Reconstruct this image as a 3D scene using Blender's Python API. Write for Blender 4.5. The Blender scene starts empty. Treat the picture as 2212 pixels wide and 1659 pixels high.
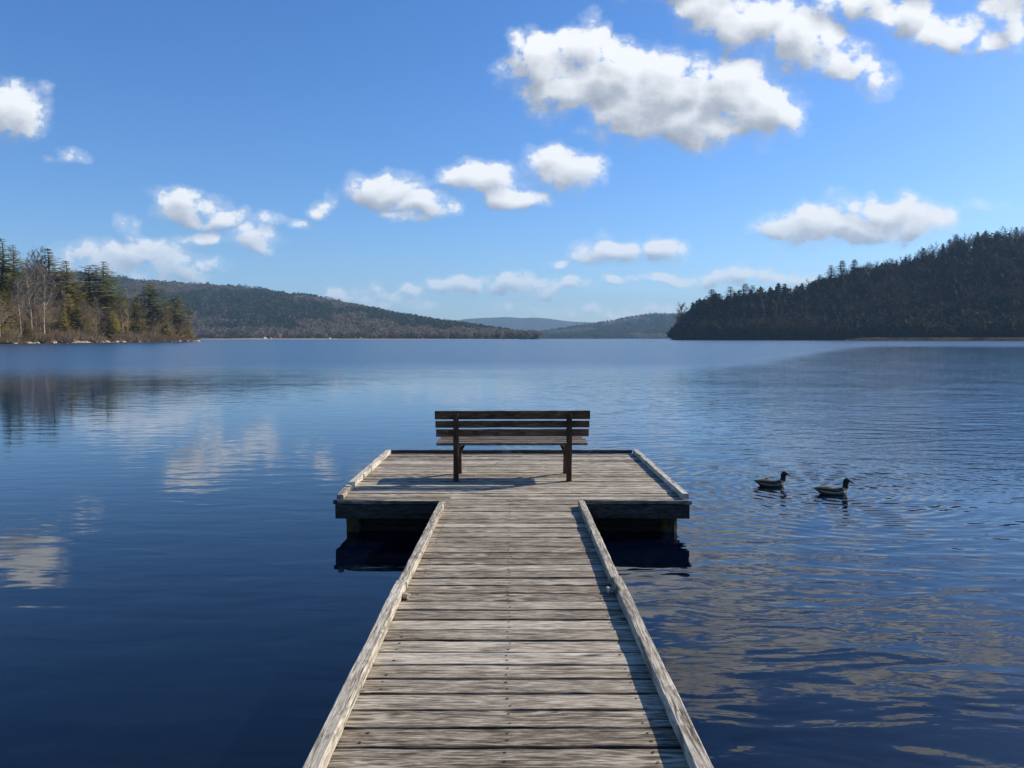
import bpy, math, random
import numpy as np
from mathutils import Vector, noise

S = bpy.context.scene
COL = S.collection
R = math.radians

# ------------------------------------------------------------------ camera
CAM_Z = 2.03
F, CX, CY = 1650.0, 1106.0, 829.5           # focal length and centre in units of a 2212 px wide picture
PITCH = math.atan((829.5 - 731.0) / F)      # looking slightly down
cam_d = bpy.data.cameras.new("camera")
cam = bpy.data.objects.new("camera", cam_d); COL.objects.link(cam)
cam.location = (0, 0, CAM_Z)
cam.rotation_euler = (math.pi / 2 - PITCH, 0, 0)
cam_d.sensor_width = 36.0
cam_d.lens = 36.0 * F / 2212.0
cam_d.clip_start = 0.05
cam_d.clip_end = 60000
S.camera = cam

def ray(px, py):
    a, b = (px - CX) / F, (CY - py) / F
    c, s = math.cos(PITCH), math.sin(PITCH)
    return a, c + b * s, -s + b * c          # x, y, z
def slope(px, py):
    """(x/y, z/y) of the direction through a pixel"""
    x, y, z = ray(px, py); return x / y, z / y

# ------------------------------------------------------------------ sky and sun
SUN = Vector((1.5, 0.75, 1.0)).normalized()
SUN_EL = math.asin(SUN.z)
SUN_AZ = math.atan2(SUN.x, SUN.y)
W = bpy.data.worlds.new("World"); S.world = W; W.use_nodes = True
SKY_K = 0.092
EXPO = 0.6

class NT:
    """small helper to write node trees"""
    def __init__(s, tree): s.t = tree; s.n = tree.nodes; s.l = tree.links
    def add(s, typ, **kw):
        n = s.n.new(typ)
        for k, v in kw.items(): setattr(n, k, v)
        return n
    def put(s, sock, v):
        if v is None: return
        if hasattr(v, "is_output"): s.l.new(v, sock)
        else: sock.default_value = v
    def math(s, op, a, b=None, c=None, clamp=False):
        n = s.add("ShaderNodeMath", operation=op, use_clamp=clamp)
        s.put(n.inputs[0], a); s.put(n.inputs[1], b)
        if c is not None: s.put(n.inputs[2], c)
        return n.outputs[0]
    def vec(s, op, a, b=None, c=None, out=0):
        n = s.add("ShaderNodeVectorMath", operation=op)
        s.put(n.inputs[0], a)
        if b is not None: s.put(n.inputs[3 if op == "SCALE" else 1], b)
        if c is not None: s.put(n.inputs[2], c)
        return n.outputs[out]
    def comb(s, x, y, z):
        n = s.add("ShaderNodeCombineXYZ"); s.put(n.inputs[0], x); s.put(n.inputs[1], y); s.put(n.inputs[2], z)
        return n.outputs[0]
    def sep(s, v):
        n = s.add("ShaderNodeSeparateXYZ"); s.put(n.inputs[0], v); return n.outputs
    def noise(s, v, scale, detail=2, rough=0.5, dist=0.0, out=0, norm=True):
        n = s.add("ShaderNodeTexNoise", noise_dimensions="3D"); n.normalize = norm
        s.put(n.inputs["Vector"], v); s.put(n.inputs["Scale"], scale); s.put(n.inputs["Detail"], detail)
        s.put(n.inputs["Roughness"], rough); s.put(n.inputs["Distortion"], dist)
        return n.outputs[out]
    def mapr(s, v, a, b, c=0.0, d=1.0, smooth=False):
        n = s.add("ShaderNodeMapRange"); n.interpolation_type = "SMOOTHSTEP" if smooth else "LINEAR"
        s.put(n.inputs[0], v)
        for i, q in enumerate((a, b, c, d)): s.put(n.inputs[i + 1], q)
        return n.outputs[0]
    def mix(s, f, a, b, mode="MIX"):
        n = s.add("ShaderNodeMix", data_type="RGBA", blend_type=mode)
        s.put(n.inputs[0], f); s.put(n.inputs[6], a); s.put(n.inputs[7], b)
        return n.outputs[2]
    def ramp(s, f, stops):
        n = s.add("ShaderNodeValToRGB"); s.put(n.inputs[0], f)
        e = n.color_ramp.elements
        while len(e) < len(stops): e.new(0.5)
        for q, (p, c) in zip(e, stops): q.position = p; q.color = (*c, 1)
        return n.outputs[0]

# cumulus clouds: centre x, y, radii, weight
CLOUDS = [
 # the large cloud
 (1185,135,95,75,1),(1255,100,70,62,1),(1330,170,120,88,1.15),(1440,190,140,95,1.2),(1580,200,125,92,1.15),(1390,235,160,72,1.1),
 (1510,262,150,62,1.05),(1650,235,92,78,1.0),(1230,190,120,70,.95),
 # the band in the upper right corner
 (1530,15,95,62,1),(1625,40,120,70,1.05),(1725,80,115,72,1.05),(1805,125,90,60,.95),(1880,165,60,42,.8),
 (1850,-5,130,45,.75),(1950,25,80,45,.8),(2050,68,95,44,.85),(2130,88,80,34,.85),(2185,35,60,62,.85),(2225,-20,70,60,.9),
 (1500,-60,200,60,.9),(2050,-70,160,60,.8),
 # left edge
 (20,238,100,66,1),(125,335,48,18,.28),
 # the rising chain over the lake
 (1215,365,98,52,1),(1030,390,88,42,.95),(1115,420,75,26,.8),(825,412,100,40,1),(915,443,85,26,.85),(865,470,42,17,.6),
 (408,445,78,36,.95),(478,470,62,20,.7),(685,448,30,19,.7),(658,488,28,17,.7),(545,508,68,30,.8),(442,508,46,20,.7),
 (285,498,40,28,.75),(300,552,130,34,.8),(370,580,120,34,.75),(215,560,90,44,.6),(350,525,60,20,.55),(600,480,40,14,.45),
 # right side
 (1735,488,105,44,1.05),(1895,466,115,46,1.15),(1985,480,98,40,1.1),(1850,494,170,32,1.1),(2110,447,44,16,.5),
 (1335,540,100,36,1.05),(1425,540,80,36,1.05),(1215,570,40,17,.7),(1275,552,50,20,.8),(1338,615,40,15,.7),
 (1450,607,70,15,.75),(1575,602,120,22,.85),(1700,596,90,18,.75),
 # low over the far hills
 (1000,625,90,20,.75),(1110,614,95,24,.85),(1205,622,70,15,.7),(760,640,90,22,.65),(850,655,95,22,.6),(885,632,50,14,.6),
 (-330,160,150,70,1),(-620,380,150,50,.9),(2500,330,130,50,.95),(2750,120,160,70,1),
 (1330,674,150,13,.45),(1180,664,90,9,.35),(1400,668,70,10,.4),
]

def build_world():
    nt = NT(W.node_tree); nt.n.clear()
    # field of one viewing direction: P = (x/y, z/y, 0)
    g = bpy.data.node_groups.new("cloud_field", "ShaderNodeTree")
    g.interface.new_socket("P", in_out="INPUT", socket_type="NodeSocketVector")
    g.interface.new_socket("D", in_out="OUTPUT", socket_type="NodeSocketFloat")
    g.interface.new_socket("C", in_out="OUTPUT", socket_type="NodeSocketFloat")
    gt = NT(g); gi = gt.add("NodeGroupInput"); go = gt.add("NodeGroupOutput")
    P = gi.outputs[0]
    wn = gt.add("ShaderNodeTexNoise", noise_dimensions="2D"); gt.put(wn.inputs["Vector"], P); wn.inputs["Scale"].default_value = 16.0; wn.inputs["Detail"].default_value = 1.0
    warp = gt.vec("SUBTRACT", wn.outputs[1], (0.5, 0.5, 0.5))
    Pw = gt.vec("MULTIPLY_ADD", warp, (0.05, 0.035, 0.0), P)
    cur = None
    for (x, y, rx, ry, w) in CLOUDS:
        u, v = slope(x, y); a, b = F / rx, F / ry
        q = gt.vec("MULTIPLY_ADD", Pw, (a, b, 0.0), (-u * a, -v * b, 0.0))
        r = gt.vec("DOT_PRODUCT", q, q, out=1)
        f = gt.math("MULTIPLY_ADD", r, -0.62 * w, w * 0.62)
        cur = f if cur is None else gt.math("SMOOTH_MAX", cur, f, 0.12)
    s = gt.sep(P)
    Q = gt.vec("MULTIPLY", P, (1.0, 1.25, 1.0))
    def n2d(v, sc, det, ro):
        n = gt.add("ShaderNodeTexNoise", noise_dimensions="2D"); gt.put(n.inputs["Vector"], v)
        n.inputs["Scale"].default_value = sc; n.inputs["Detail"].default_value = det; n.inputs["Roughness"].default_value = ro
        return n.outputs[0]
    lowf = gt.mapr(s[1], 0.06, 0.16, 1.0, 0.0, smooth=True)
    n1 = gt.math("ADD", gt.math("MULTIPLY", n2d(Q, 19.0, 8, 0.66), gt.math("SUBTRACT", 1.0, lowf)), gt.math("MULTIPLY", n2d(Q, 48.0, 6, 0.66), lowf))
    n2 = n2d(gt.vec("ADD", Q, (7.3, 2.1, 4.4)), 6.0, 1, 0.5)
    pu = gt.add("ShaderNodeTexVoronoi", feature="F1", voronoi_dimensions="2D"); gt.put(pu.inputs["Vector"], gt.vec("MULTIPLY_ADD", warp, (0.03, 0.03, 0.0), Q))
    pu.inputs["Scale"].default_value = 36.0
    pf = gt.math("MULTIPLY", pu.outputs["Distance"], pu.outputs["Distance"])
    d = gt.math("MULTIPLY_ADD", gt.math("SUBTRACT", n1, 0.5), 1.55, gt.math("ADD", cur, -0.005))
    d = gt.math("MULTIPLY_ADD", gt.math("SUBTRACT", 0.18, pf), 0.42, d)
    d = gt.math("MULTIPLY_ADD", gt.math("SUBTRACT", n2, 0.5), 0.35, d)
    gt.put(go.inputs[0], d); gt.put(go.inputs[1], cur)

    tc = nt.add("ShaderNodeTexCoord").outputs["Generated"]
    x, y, z = nt.sep(tc)
    ys = nt.math("MAXIMUM", y, 0.05)
    Pn = nt.comb(nt.math("DIVIDE", x, ys), nt.math("DIVIDE", z, ys), 0.0)
    def field(vec):
        n = nt.add("ShaderNodeGroup"); n.node_tree = g; nt.put(n.inputs[0], vec); return n.outputs
    D, Cb = field(Pn)[:2]
    el = nt.sep(Pn)[1]
    off = nt.mapr(el, 0.0, 0.4, 0.35, 1.25)
    D2, Cb2 = field(nt.vec("ADD", Pn, nt.vec("SCALE", (0.010, 0.020, 0.0), off)))[:2]
    front = nt.mapr(y, 0.1, 0.2)
    alpha = nt.math("MULTIPLY", nt.mapr(D, 0.0, 0.40, smooth=True), front)
    alpha = nt.math("MAXIMUM", alpha, nt.math("MULTIPLY", nt.mapr(D, -0.30, 0.25, 0.0, 0.30, smooth=True), front))
    alpha = nt.math("MULTIPLY", alpha, nt.mapr(el, 0.0, 0.16, 0.55, 1.0))
    lit = nt.math("MULTIPLY_ADD", nt.math("SUBTRACT", Cb, Cb2), 1.0, 0.47)
    lit = nt.math("MULTIPLY_ADD", nt.math("SUBTRACT", D, D2), 0.55, lit)
    thin = nt.mapr(D, 0.1, 1.1, 0.30, -0.26)
    lit = nt.math("ADD", lit, thin, clamp=True)
    ccol = nt.ramp(lit, [(0.0, (.34, .38, .45)), (0.35, (.52, .56, .63)), (0.62, (.78, .81, .86)), (1.0, (1.02, 1.04, 1.07))])
    ccol = nt.vec("SCALE", ccol, 1.0 / (SKY_K * 2 ** EXPO))
    sky = nt.add("ShaderNodeTexSky", sky_type="NISHITA", sun_disc=False)
    sky.sun_elevation = SUN_EL; sky.sun_rotation = SUN_AZ
    sky.altitude = 300; sky.air_density = 1.0; sky.dust_density = 0.6; sky.ozone_density = 3.0
    hs = nt.add("ShaderNodeHueSaturation"); nt.put(hs.inputs["Color"], sky.outputs[0])
    hs.inputs["Saturation"].default_value = 1.24; hs.inputs["Value"].default_value = 1.0
    skyc = nt.mix(1.0, hs.outputs[0], (0.78, 0.91, 1.14, 1), "MULTIPLY")
    bg = nt.add("ShaderNodeBackground"); bg.inputs[1].default_value = SKY_K
    nt.put(bg.inputs[0], nt.mix(alpha, skyc, ccol))
    out = nt.add("ShaderNodeOutputWorld"); nt.l.new(bg.outputs[0], out.inputs[0])
build_world()

sun_d = bpy.data.lights.new("sun", "SUN"); sun_d.energy = 4.3; sun_d.angle = R(0.5); sun_d.color = (1.0, 0.90, 0.75)
sun = bpy.data.objects.new("sun", sun_d); COL.objects.link(sun)
sun.rotation_euler = SUN.to_track_quat("Z", "Y").to_euler()

S.view_settings.view_transform = "Standard"; S.view_settings.look = "None"
S.view_settings.exposure = EXPO; S.view_settings.gamma = 1.0
S.cycles.max_bounces = 6; S.cycles.transparent_max_bounces = 8
S.cycles.use_denoising = True
S.cycles.caustics_reflective = False; S.cycles.caustics_refractive = False

# ------------------------------------------------------------------ object helpers
def tag(o, label=None, cat=None, group=None, kind=None):
    for k, v in (("label", label), ("category", cat), ("group", group), ("kind", kind)):
        if v: o[k] = v
    return o
def empty(name, loc=(0, 0, 0), rz=0.0):
    o = bpy.data.objects.new(name, None); COL.objects.link(o); o.location = loc; o.rotation_euler = (0, 0, rz)
    o.empty_display_size = 0.2
    return o
def link(name, me, parent=None, mat=None):
    o = bpy.data.objects.new(name, me); COL.objects.link(o)
    if parent is not None: o.parent = parent
    if mat is not None: me.materials.append(mat)
    return o

class MB:
    """mesh builder: verts, faces, one float 'rnd' per vertex"""
    def __init__(s): s.v = []; s.f = []; s.r = []; s.a = []
    def add(s, vs, fs, r=0.0, across=None):
        b = len(s.v); s.v += [tuple(q) for q in vs]; s.r += [r] * len(vs); s.a += across if across else [0.0] * len(vs)
        s.f += [tuple(b + i for i in f) for f in fs]
    def mesh(s, name, smooth=False):
        me = bpy.data.meshes.new(name); me.from_pydata(s.v, [], s.f); me.update()
        a = me.attributes.new("rnd", "FLOAT", "POINT"); a.data.foreach_set("value", np.array(s.r, dtype=np.float32))
        a = me.attributes.new("across", "FLOAT", "POINT"); a.data.foreach_set("value", np.array(s.a, dtype=np.float32))
        if smooth: me.polygons.foreach_set("use_smooth", [True] * len(me.polygons))
        return me
    def obj(s, name, mat, parent=None, smooth=False):
        return link(name, s.mesh(name, smooth), parent, mat)
    def beam(s, p0, p1, w, h, up=(0, 0, 1), seg=1, ch=0.004, jit=0.0, r=0.0, seed=0, taper=1.0):
        """a timber from p0 to p1 (centre line) with chamfered edges, w across, h along 'up'; jit = edge wear"""
        p0, p1 = Vector(p0), Vector(p1); d = (p1 - p0); L = d.length; d.normalize()
        up = Vector(up); side = d.cross(up).normalized(); up = side.cross(d).normalized()
        prof = []
        a, b = w / 2, h / 2
        for (x, y) in ((-a + ch, -b), (a - ch, -b), (a, -b + ch), (a, b - ch), (a - ch, b), (-a + ch, b), (-a, b - ch), (-a, -b + ch)):
            prof.append((x, y))
        vs, fs = [], []
        rnd = random.Random(seed)
        o = rnd.random() * 100
        for i in range(seg + 1):
            t = i / seg; c = p0 + d * (L * t); k = 1 + (taper - 1) * t
            for j, (x, y) in enumerate(prof):
                jx = jit * noise.noise((t * L * 6 + o, j * 0.6 + o, 1.3)) if jit else 0
                jy = jit * 0.6 * noise.noise((t * L * 5 + o, j * 0.6, 9.1 + o)) if jit else 0
                vs.append(c + side * (x * k + jx) + up * (y * k + jy))
        n = len(prof)
        for i in range(seg):
            for j in range(n):
                k = (j + 1) % n
                fs.append((i * n + j, i * n + k, (i + 1) * n + k, (i + 1) * n + j))
        fs.append(tuple(range(n - 1, -1, -1))); fs.append(tuple(seg * n + j for j in range(n)))
        s.add(vs, fs, r, [x / a for x, y in prof] * (seg + 1))
    def tube(s, pts, rad, n=6, r=0.0, cap=True):
        pts = [Vector(p) for p in pts]; vs, fs = [], []
        for i, p in enumerate(pts):
            d = (pts[min(i + 1, len(pts) - 1)] - pts[max(i - 1, 0)])
            d = d.normalized() if d.length > 1e-9 else Vector((0, 0, 1))
            ref = Vector((1, 0, 0)) if abs(d.x) < 0.8 else Vector((0, 1, 0))
            a = d.cross(ref).normalized(); b = d.cross(a)
            q = rad[i] if hasattr(rad, "__len__") else rad
            for j in range(n):
                t = 2 * math.pi * j / n; vs.append(p + (a * math.cos(t) + b * math.sin(t)) * q)
        for i in range(len(pts) - 1):
            for j in range(n):
                k = (j + 1) % n; fs.append((i * n + j, i * n + k, (i + 1) * n + k, (i + 1) * n + j))
        if cap: fs.append(tuple(range(n))); fs.append(tuple((len(pts) - 1) * n + j for j in range(n)))
        s.add(vs, fs, r)

# ------------------------------------------------------------------ materials
def new_mat(name):
    m = bpy.data.materials.new(name); m.use_nodes = True; m.node_tree.nodes.clear()
    nt = NT(m.node_tree); out = nt.add("ShaderNodeOutputMaterial")
    return m, nt, out
def bsdf(nt, out, color, rough=0.8, normal=None, spec=0.3, **kw):
    b = nt.add("ShaderNodeBsdfPrincipled")
    nt.put(b.inputs["Base Color"], color); nt.put(b.inputs["Roughness"], rough)
    nt.put(b.inputs["Specular IOR Level"], spec)
    if normal is not None: nt.l.new(normal, b.inputs["Normal"])
    for k, v in kw.items(): nt.put(b.inputs[k], v)
    nt.l.new(b.outputs[0], out.inputs[0]); return b
def bump(nt, h, dist, strength=1.0, normal=None):
    n = nt.add("ShaderNodeBump"); n.inputs["Strength"].default_value = strength; n.inputs["Distance"].default_value = dist
    nt.put(n.inputs["Height"], h)
    if normal is not None: nt.l.new(normal, n.inputs["Normal"])
    return n.outputs[0]
def attr(nt, name="rnd", out="Fac"):
    n = nt.add("ShaderNodeAttribute", attribute_name=name); return n.outputs[out]

def wood(name, axis, stops, contrast=1.0, moss=None, lichen=0.0, knots=True, edge=0.0):
    """weathered timber with grain along the given axis"""
    m, nt, out = new_mat(name)
    co = nt.add("ShaderNodeTexCoord").outputs["Object"]
    r = attr(nt)
    x, y, z = nt.sep(co)
    if axis == "y": x, y = y, x
    if axis == "z": x, z = z, x
    shift = nt.math("MULTIPLY", r, 37.0)
    P = nt.comb(nt.math("ADD", x, shift), nt.math("ADD", y, nt.math("MULTIPLY", r, 5.3)), nt.math("ADD", z, shift))
    # knots bend the grain round themselves
    vor = nt.add("ShaderNodeTexVoronoi", feature="F1", voronoi_dimensions="2D"); nt.put(vor.inputs["Vector"], nt.vec("MULTIPLY", P, (1.6, 6.5, 1.0)))
    vor.inputs["Scale"].default_value = 1.0; vor.inputs["Randomness"].default_value = 1.0
    kd = vor.outputs["Distance"]
    kcell = nt.sep(vor.outputs["Color"])[0]
    kon = nt.mapr(kcell, 0.58, 0.60)
    knot = nt.math("MULTIPLY", nt.mapr(kd, 0.03, 0.13, 1.0, 0.0, smooth=True), kon)
    halo = nt.math("MULTIPLY", nt.mapr(kd, 0.05, 0.55, 1.0, 0.0, smooth=True), kon)
    Pg = nt.vec("ADD", P, nt.comb(0.0, nt.math("MULTIPLY", halo, 0.022), 0.0))
    wob = nt.noise(nt.vec("MULTIPLY", Pg, (1.3, 7.0, 3.0)), 1.0, 3, 0.5)
    Pg = nt.vec("ADD", Pg, nt.comb(0.0, nt.math("MULTIPLY", wob, 0.03), 0.0))
    g1 = nt.noise(nt.vec("MULTIPLY", Pg, (7.0, 70.0, 40.0)), 1.0, 5, 0.62)
    g2 = nt.noise(nt.vec("MULTIPLY", Pg, (11.0, 120.0, 90.0)), 1.0, 4, 0.65)
    big = nt.noise(nt.vec("MULTIPLY", P, (3.4, 9.0, 4.0)), 1.0, 6, 0.68)
    blot = nt.noise(nt.vec("MULTIPLY", co, (2.3, 2.6, 2.0)), 1.0, 4, 0.55)
    grain = nt.math("ADD", nt.math("MULTIPLY", g1, 0.45), nt.math("MULTIPLY", g2, 0.55))
    t = nt.math("MULTIPLY_ADD", nt.math("SUBTRACT", grain, 0.5), 2.5 * contrast, 0.5)
    t = nt.math("MULTIPLY_ADD", nt.math("SUBTRACT", big, 0.5), 0.32 * contrast, t)
    t = nt.math("MULTIPLY_ADD", nt.math("SUBTRACT", blot, 0.5), 0.35 * contrast, t)
    t = nt.math("MULTIPLY_ADD", nt.math("SUBTRACT", nt.math("FRACT", nt.math("MULTIPLY", r, 7.77)), 0.5), 0.34 * contrast, nt.math("ADD", t, -0.01), clamp=True)
    col = nt.ramp(t, stops)
    ed = nt.mapr(nt.math("ABSOLUTE", attr(nt, "across")), 0.80, 1.0, 0.0, 1.0, smooth=True)
    ed = nt.math("MULTIPLY", ed, nt.mapr(nt.noise(nt.vec("MULTIPLY", P, (3.0, 3.0, 3.0)), 1.0, 3), 0.35, 0.65, 0.35, 1.0))
    col = nt.mix(nt.math("MULTIPLY", ed, edge), col, (0.03, 0.024, 0.018, 1))
    cr = nt.noise(nt.vec("MULTIPLY", Pg, (1.3, 70.0, 60.0)), 1.0, 3, 0.55)
    crack = nt.mapr(nt.math("ABSOLUTE", nt.math("SUBTRACT", cr, 0.5)), 0.0, 0.042, 1.0, 0.0)
    crack = nt.math("MULTIPLY", crack, nt.mapr(nt.noise(nt.vec("MULTIPLY", P, (2.1, 18.0, 8.0)), 1.0, 2), 0.47, 0.56))
    col = nt.mix(nt.math("MULTIPLY", crack, 0.85), col, (0.045, 0.035, 0.028, 1))
    if knots:
        ring = nt.math("MULTIPLY", nt.math("MULTIPLY", nt.mapr(kd, 0.10, 0.15, smooth=True), nt.mapr(kd, 0.16, 0.26, 1.0, 0.0, smooth=True)), kon)
        col = nt.mix(nt.math("MULTIPLY", ring, 0.45), col, (0.62, 0.55, 0.42, 1))
        col = nt.mix(nt.math("MULTIPLY", knot, 0.9), col, (0.055, 0.034, 0.02, 1))
    if moss:
        mm = nt.mapr(nt.noise(co, 7.0, 5, 0.65), 0.5, 0.62)
        col = nt.mix(nt.math("MULTIPLY", mm, 0.8), col, (*moss, 1))
    if lichen:
        ll = nt.mapr(nt.noise(nt.vec("MULTIPLY", co, (9, 9, 9)), 1.0, 5, 0.7), 0.56, 0.63)
        col = nt.mix(nt.math("MULTIPLY", ll, lichen), col, (0.13, 0.12, 0.10, 1))
    h = nt.math("ADD", nt.math("MULTIPLY", g1, 0.7), nt.math("MULTIPLY", g2, 0.3))
    h = nt.math("SUBTRACT", h, nt.math("MULTIPLY", crack, 0.8))
    bsdf(nt, out, col, nt.mapr(t, 0, 1, 0.85, 0.68), bump(nt, h, 0.006, 0.9), spec=0.25)
    return m

GREY = [(0.0, (.045, .034, .023)), (0.26, (.15, .12, .082)), (0.5, (.33, .28, .208)), (0.76, (.55, .485, .38)), (1.0, (.74, .68, .56))]
PALE = [(0.0, (.07, .055, .038)), (0.28, (.24, .20, .145)), (0.55, (.47, .42, .335)), (0.8, (.66, .61, .51)), (1.0, (.80, .76, .67))]
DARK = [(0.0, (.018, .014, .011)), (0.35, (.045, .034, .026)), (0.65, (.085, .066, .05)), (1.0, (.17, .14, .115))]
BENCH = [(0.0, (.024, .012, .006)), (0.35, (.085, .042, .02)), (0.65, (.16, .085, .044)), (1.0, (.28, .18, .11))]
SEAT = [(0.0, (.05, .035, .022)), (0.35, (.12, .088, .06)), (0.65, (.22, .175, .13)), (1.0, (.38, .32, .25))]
M = {}
M["deck"] = wood("deck_wood", "x", GREY, edge=0.9)
M["deck_far"] = wood("platform_wood", "x", GREY, 1.05, edge=0.8)
M["rail"] = wood("rail_wood", "y", PALE, 0.95, lichen=0.6)
M["dark"] = wood("skirt_wood", "x", DARK, 1.0)
M["dark_y"] = wood("beam_wood", "y", DARK, 1.0)
M["pile"] = wood("pile_wood", "z", DARK, 1.0, moss=(.10, .075, .01))
M["underdeck_shade"] = wood("shade_crib_wood", "x", [(0.0, (.004, .003, .002)), (0.6, (.014, .011, .006)), (1.0, (.035, .028, .012))], 1.0)  # near black, painting in the shade under the platform
M["bench"] = wood("bench_wood", "x", BENCH, 1.0, knots=False)
M["seat"] = wood("seat_wood", "x", SEAT, 1.0, knots=False)
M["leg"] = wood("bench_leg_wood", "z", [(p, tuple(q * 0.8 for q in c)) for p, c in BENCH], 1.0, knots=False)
def plain(name, col, rough=0.8, spec=0.3, var=0.25, sc=3.0):
    m, nt, out = new_mat(name)
    co = nt.add("ShaderNodeTexCoord").outputs["Object"]
    n = nt.noise(co, sc, 4, 0.6)
    c = nt.mix(1.0, (*col, 1), nt.mapr(n, 0.25, 0.75, 1 - var, 1 + var), "MULTIPLY")
    bsdf(nt, out, c, rough, None, spec); return m
M["nail"] = plain("rusty_iron", (.03, .02, .015), 0.6)

# ------------------------------------------------------------------ water
DUCKS = [((1672, 1048), 0.30), ((1802, 1065), 0.22)]
def on_plane(px, py, z):
    x, y, q = ray(px, py); t = (z - CAM_Z) / q; return x * t, y * t

def build_water():
    m, nt, out = new_mat("lake_water")
    co = nt.add("ShaderNodeTexCoord").outputs["Object"]
    x, y, z = nt.sep(co)
    P = nt.comb(x, y, 0.0)
    rr = nt.vec("LENGTH", P, out=1)
    # wind: glassy by the jetty, ruffled out on the lake, a ruffled tongue on the east side
    patch = nt.noise(nt.vec("MULTIPLY", P, (0.018, 0.045, 0)), 1.0, 4, 0.6)
    ux = nt.mapr(nt.math("DIVIDE", x, nt.math("MAXIMUM", y, 1.0)), 0.2, 0.5, 1.0, 0.22, smooth=True)
    wind = nt.mapr(nt.math("MULTIPLY_ADD", nt.math("SUBTRACT", patch, 0.5), 30.0, nt.math("MULTIPLY", rr, ux)), 22.0, 70.0, 0.0, 1.0, smooth=True)
    east = nt.math("MULTIPLY", nt.mapr(nt.math("SUBTRACT", x, nt.math("MULTIPLY", y, 0.17)), -0.3, 6.0, smooth=True), nt.mapr(y, 7.0, 14.0, smooth=True))
    calm_w = nt.mapr(x, -1.0, 2.5, 0.24, 1.0, smooth=True)
    w1 = nt.noise(nt.vec("MULTIPLY", P, (1.15, 2.9, 1)), 1.0, 2, 0.42, 0.4)
    w2 = nt.noise(nt.vec("MULTIPLY", nt.vec("ADD", P, (3.1, 7.7, 0)), (4.2, 9.5, 1)), 1.0, 2, 0.5, 0.3)
    w3 = nt.noise(nt.vec("MULTIPLY", P, (11.0, 27.0, 1)), 1.0, 2, 0.5)
    gate = nt.mapr(nt.noise(nt.vec("MULTIPLY", P, (0.35, 0.8, 0)), 1.0, 2), 0.35, 0.65, 0.35, 1.0)
    h = nt.math("MULTIPLY", w1, 0.022)
    h = nt.math("MULTIPLY_ADD", w2, nt.math("MULTIPLY", gate, nt.math("MULTIPLY_ADD", east, 0.009, 0.003)), h)
    h = nt.math("MULTIPLY_ADD", w3, nt.math("MULTIPLY_ADD", east, 0.0025, 0.0003), h)
    h = nt.math("MULTIPLY", h, nt.math("MULTIPLY_ADD", east, 0.5, calm_w))
    for (px, py), dx in DUCKS:                       # rings round each duck
        gx, gy = on_plane(px, py, 0)
        dd = nt.vec("LENGTH", nt.vec("SUBTRACT", P, (gx + dx, gy, 0)), out=1)
        ring = nt.math("SINE", nt.math("MULTIPLY_ADD", dd, 34.0, nt.math("MULTIPLY", w1, 5.0)))
        fall = nt.math("MULTIPLY", nt.math("EXPONENT", nt.math("MULTIPLY", dd, -0.55)), nt.mapr(dd, 0.1, 0.5))
        h = nt.math("MULTIPLY_ADD", nt.math("MULTIPLY", ring, fall), 0.0026, h)
    nb = bump(nt, h, 1.0, 1.0)
    # chop too fine for the bump far away: tilt the normal directly
    c1 = nt.vec("SUBTRACT", nt.noise(nt.vec("MULTIPLY", P, (1.2, 2.6, 1)), 1.0, 3, 0.65, out=1), (0.5, 0.5, 0.5))
    c2 = nt.vec("SUBTRACT", nt.noise(nt.vec("MULTIPLY", P, (0.16, 0.5, 1)), 1.0, 2, 0.6, out=1), (0.5, 0.5, 0.5))
    amp = nt.math("ADD", nt.math("MULTIPLY", wind, 0.085), nt.math("MULTIPLY", nt.math("MULTIPLY", east, nt.mapr(rr, 10, 26)), 0.15))
    amp = nt.math("ADD", amp, nt.mapr(rr, 11, 24, 0.0, 0.014))
    tilt = nt.vec("SCALE", nt.vec("MULTIPLY", nt.vec("ADD", c1, nt.vec("SCALE", c2, 0.6)), (0.5, 1.0, 0.0)), amp)
    N = nt.vec("NORMALIZE", nt.vec("ADD", nb, tilt))
    rough = nt.math("ADD", nt.math("MULTIPLY", wind, 0.25), 0.01)
    # what shows through the surface: deep blue water, weed in the shallows; farther out a painted sheen
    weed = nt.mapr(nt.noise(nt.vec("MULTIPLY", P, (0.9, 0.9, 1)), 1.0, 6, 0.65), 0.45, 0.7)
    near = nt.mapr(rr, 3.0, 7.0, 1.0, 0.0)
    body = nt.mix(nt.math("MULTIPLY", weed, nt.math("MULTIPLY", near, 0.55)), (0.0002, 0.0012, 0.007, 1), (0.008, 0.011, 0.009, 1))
    body = nt.mix(nt.mapr(rr, 6.0, 24.0, smooth=True), body, (0.010, 0.045, 0.105, 1))  # paler with distance, painting reflected sky brightness into the base colour
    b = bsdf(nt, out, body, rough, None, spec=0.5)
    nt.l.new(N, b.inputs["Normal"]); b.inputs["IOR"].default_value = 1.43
    mb = MB(); mb.add([(-11000, -250, 0), (11000, -250, 0), (11000, 11500, 0), (-11000, 11500, 0)], [(0, 1, 2, 3)])
    tag(mb.obj("water", m), kind="structure")
build_water()

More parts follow.
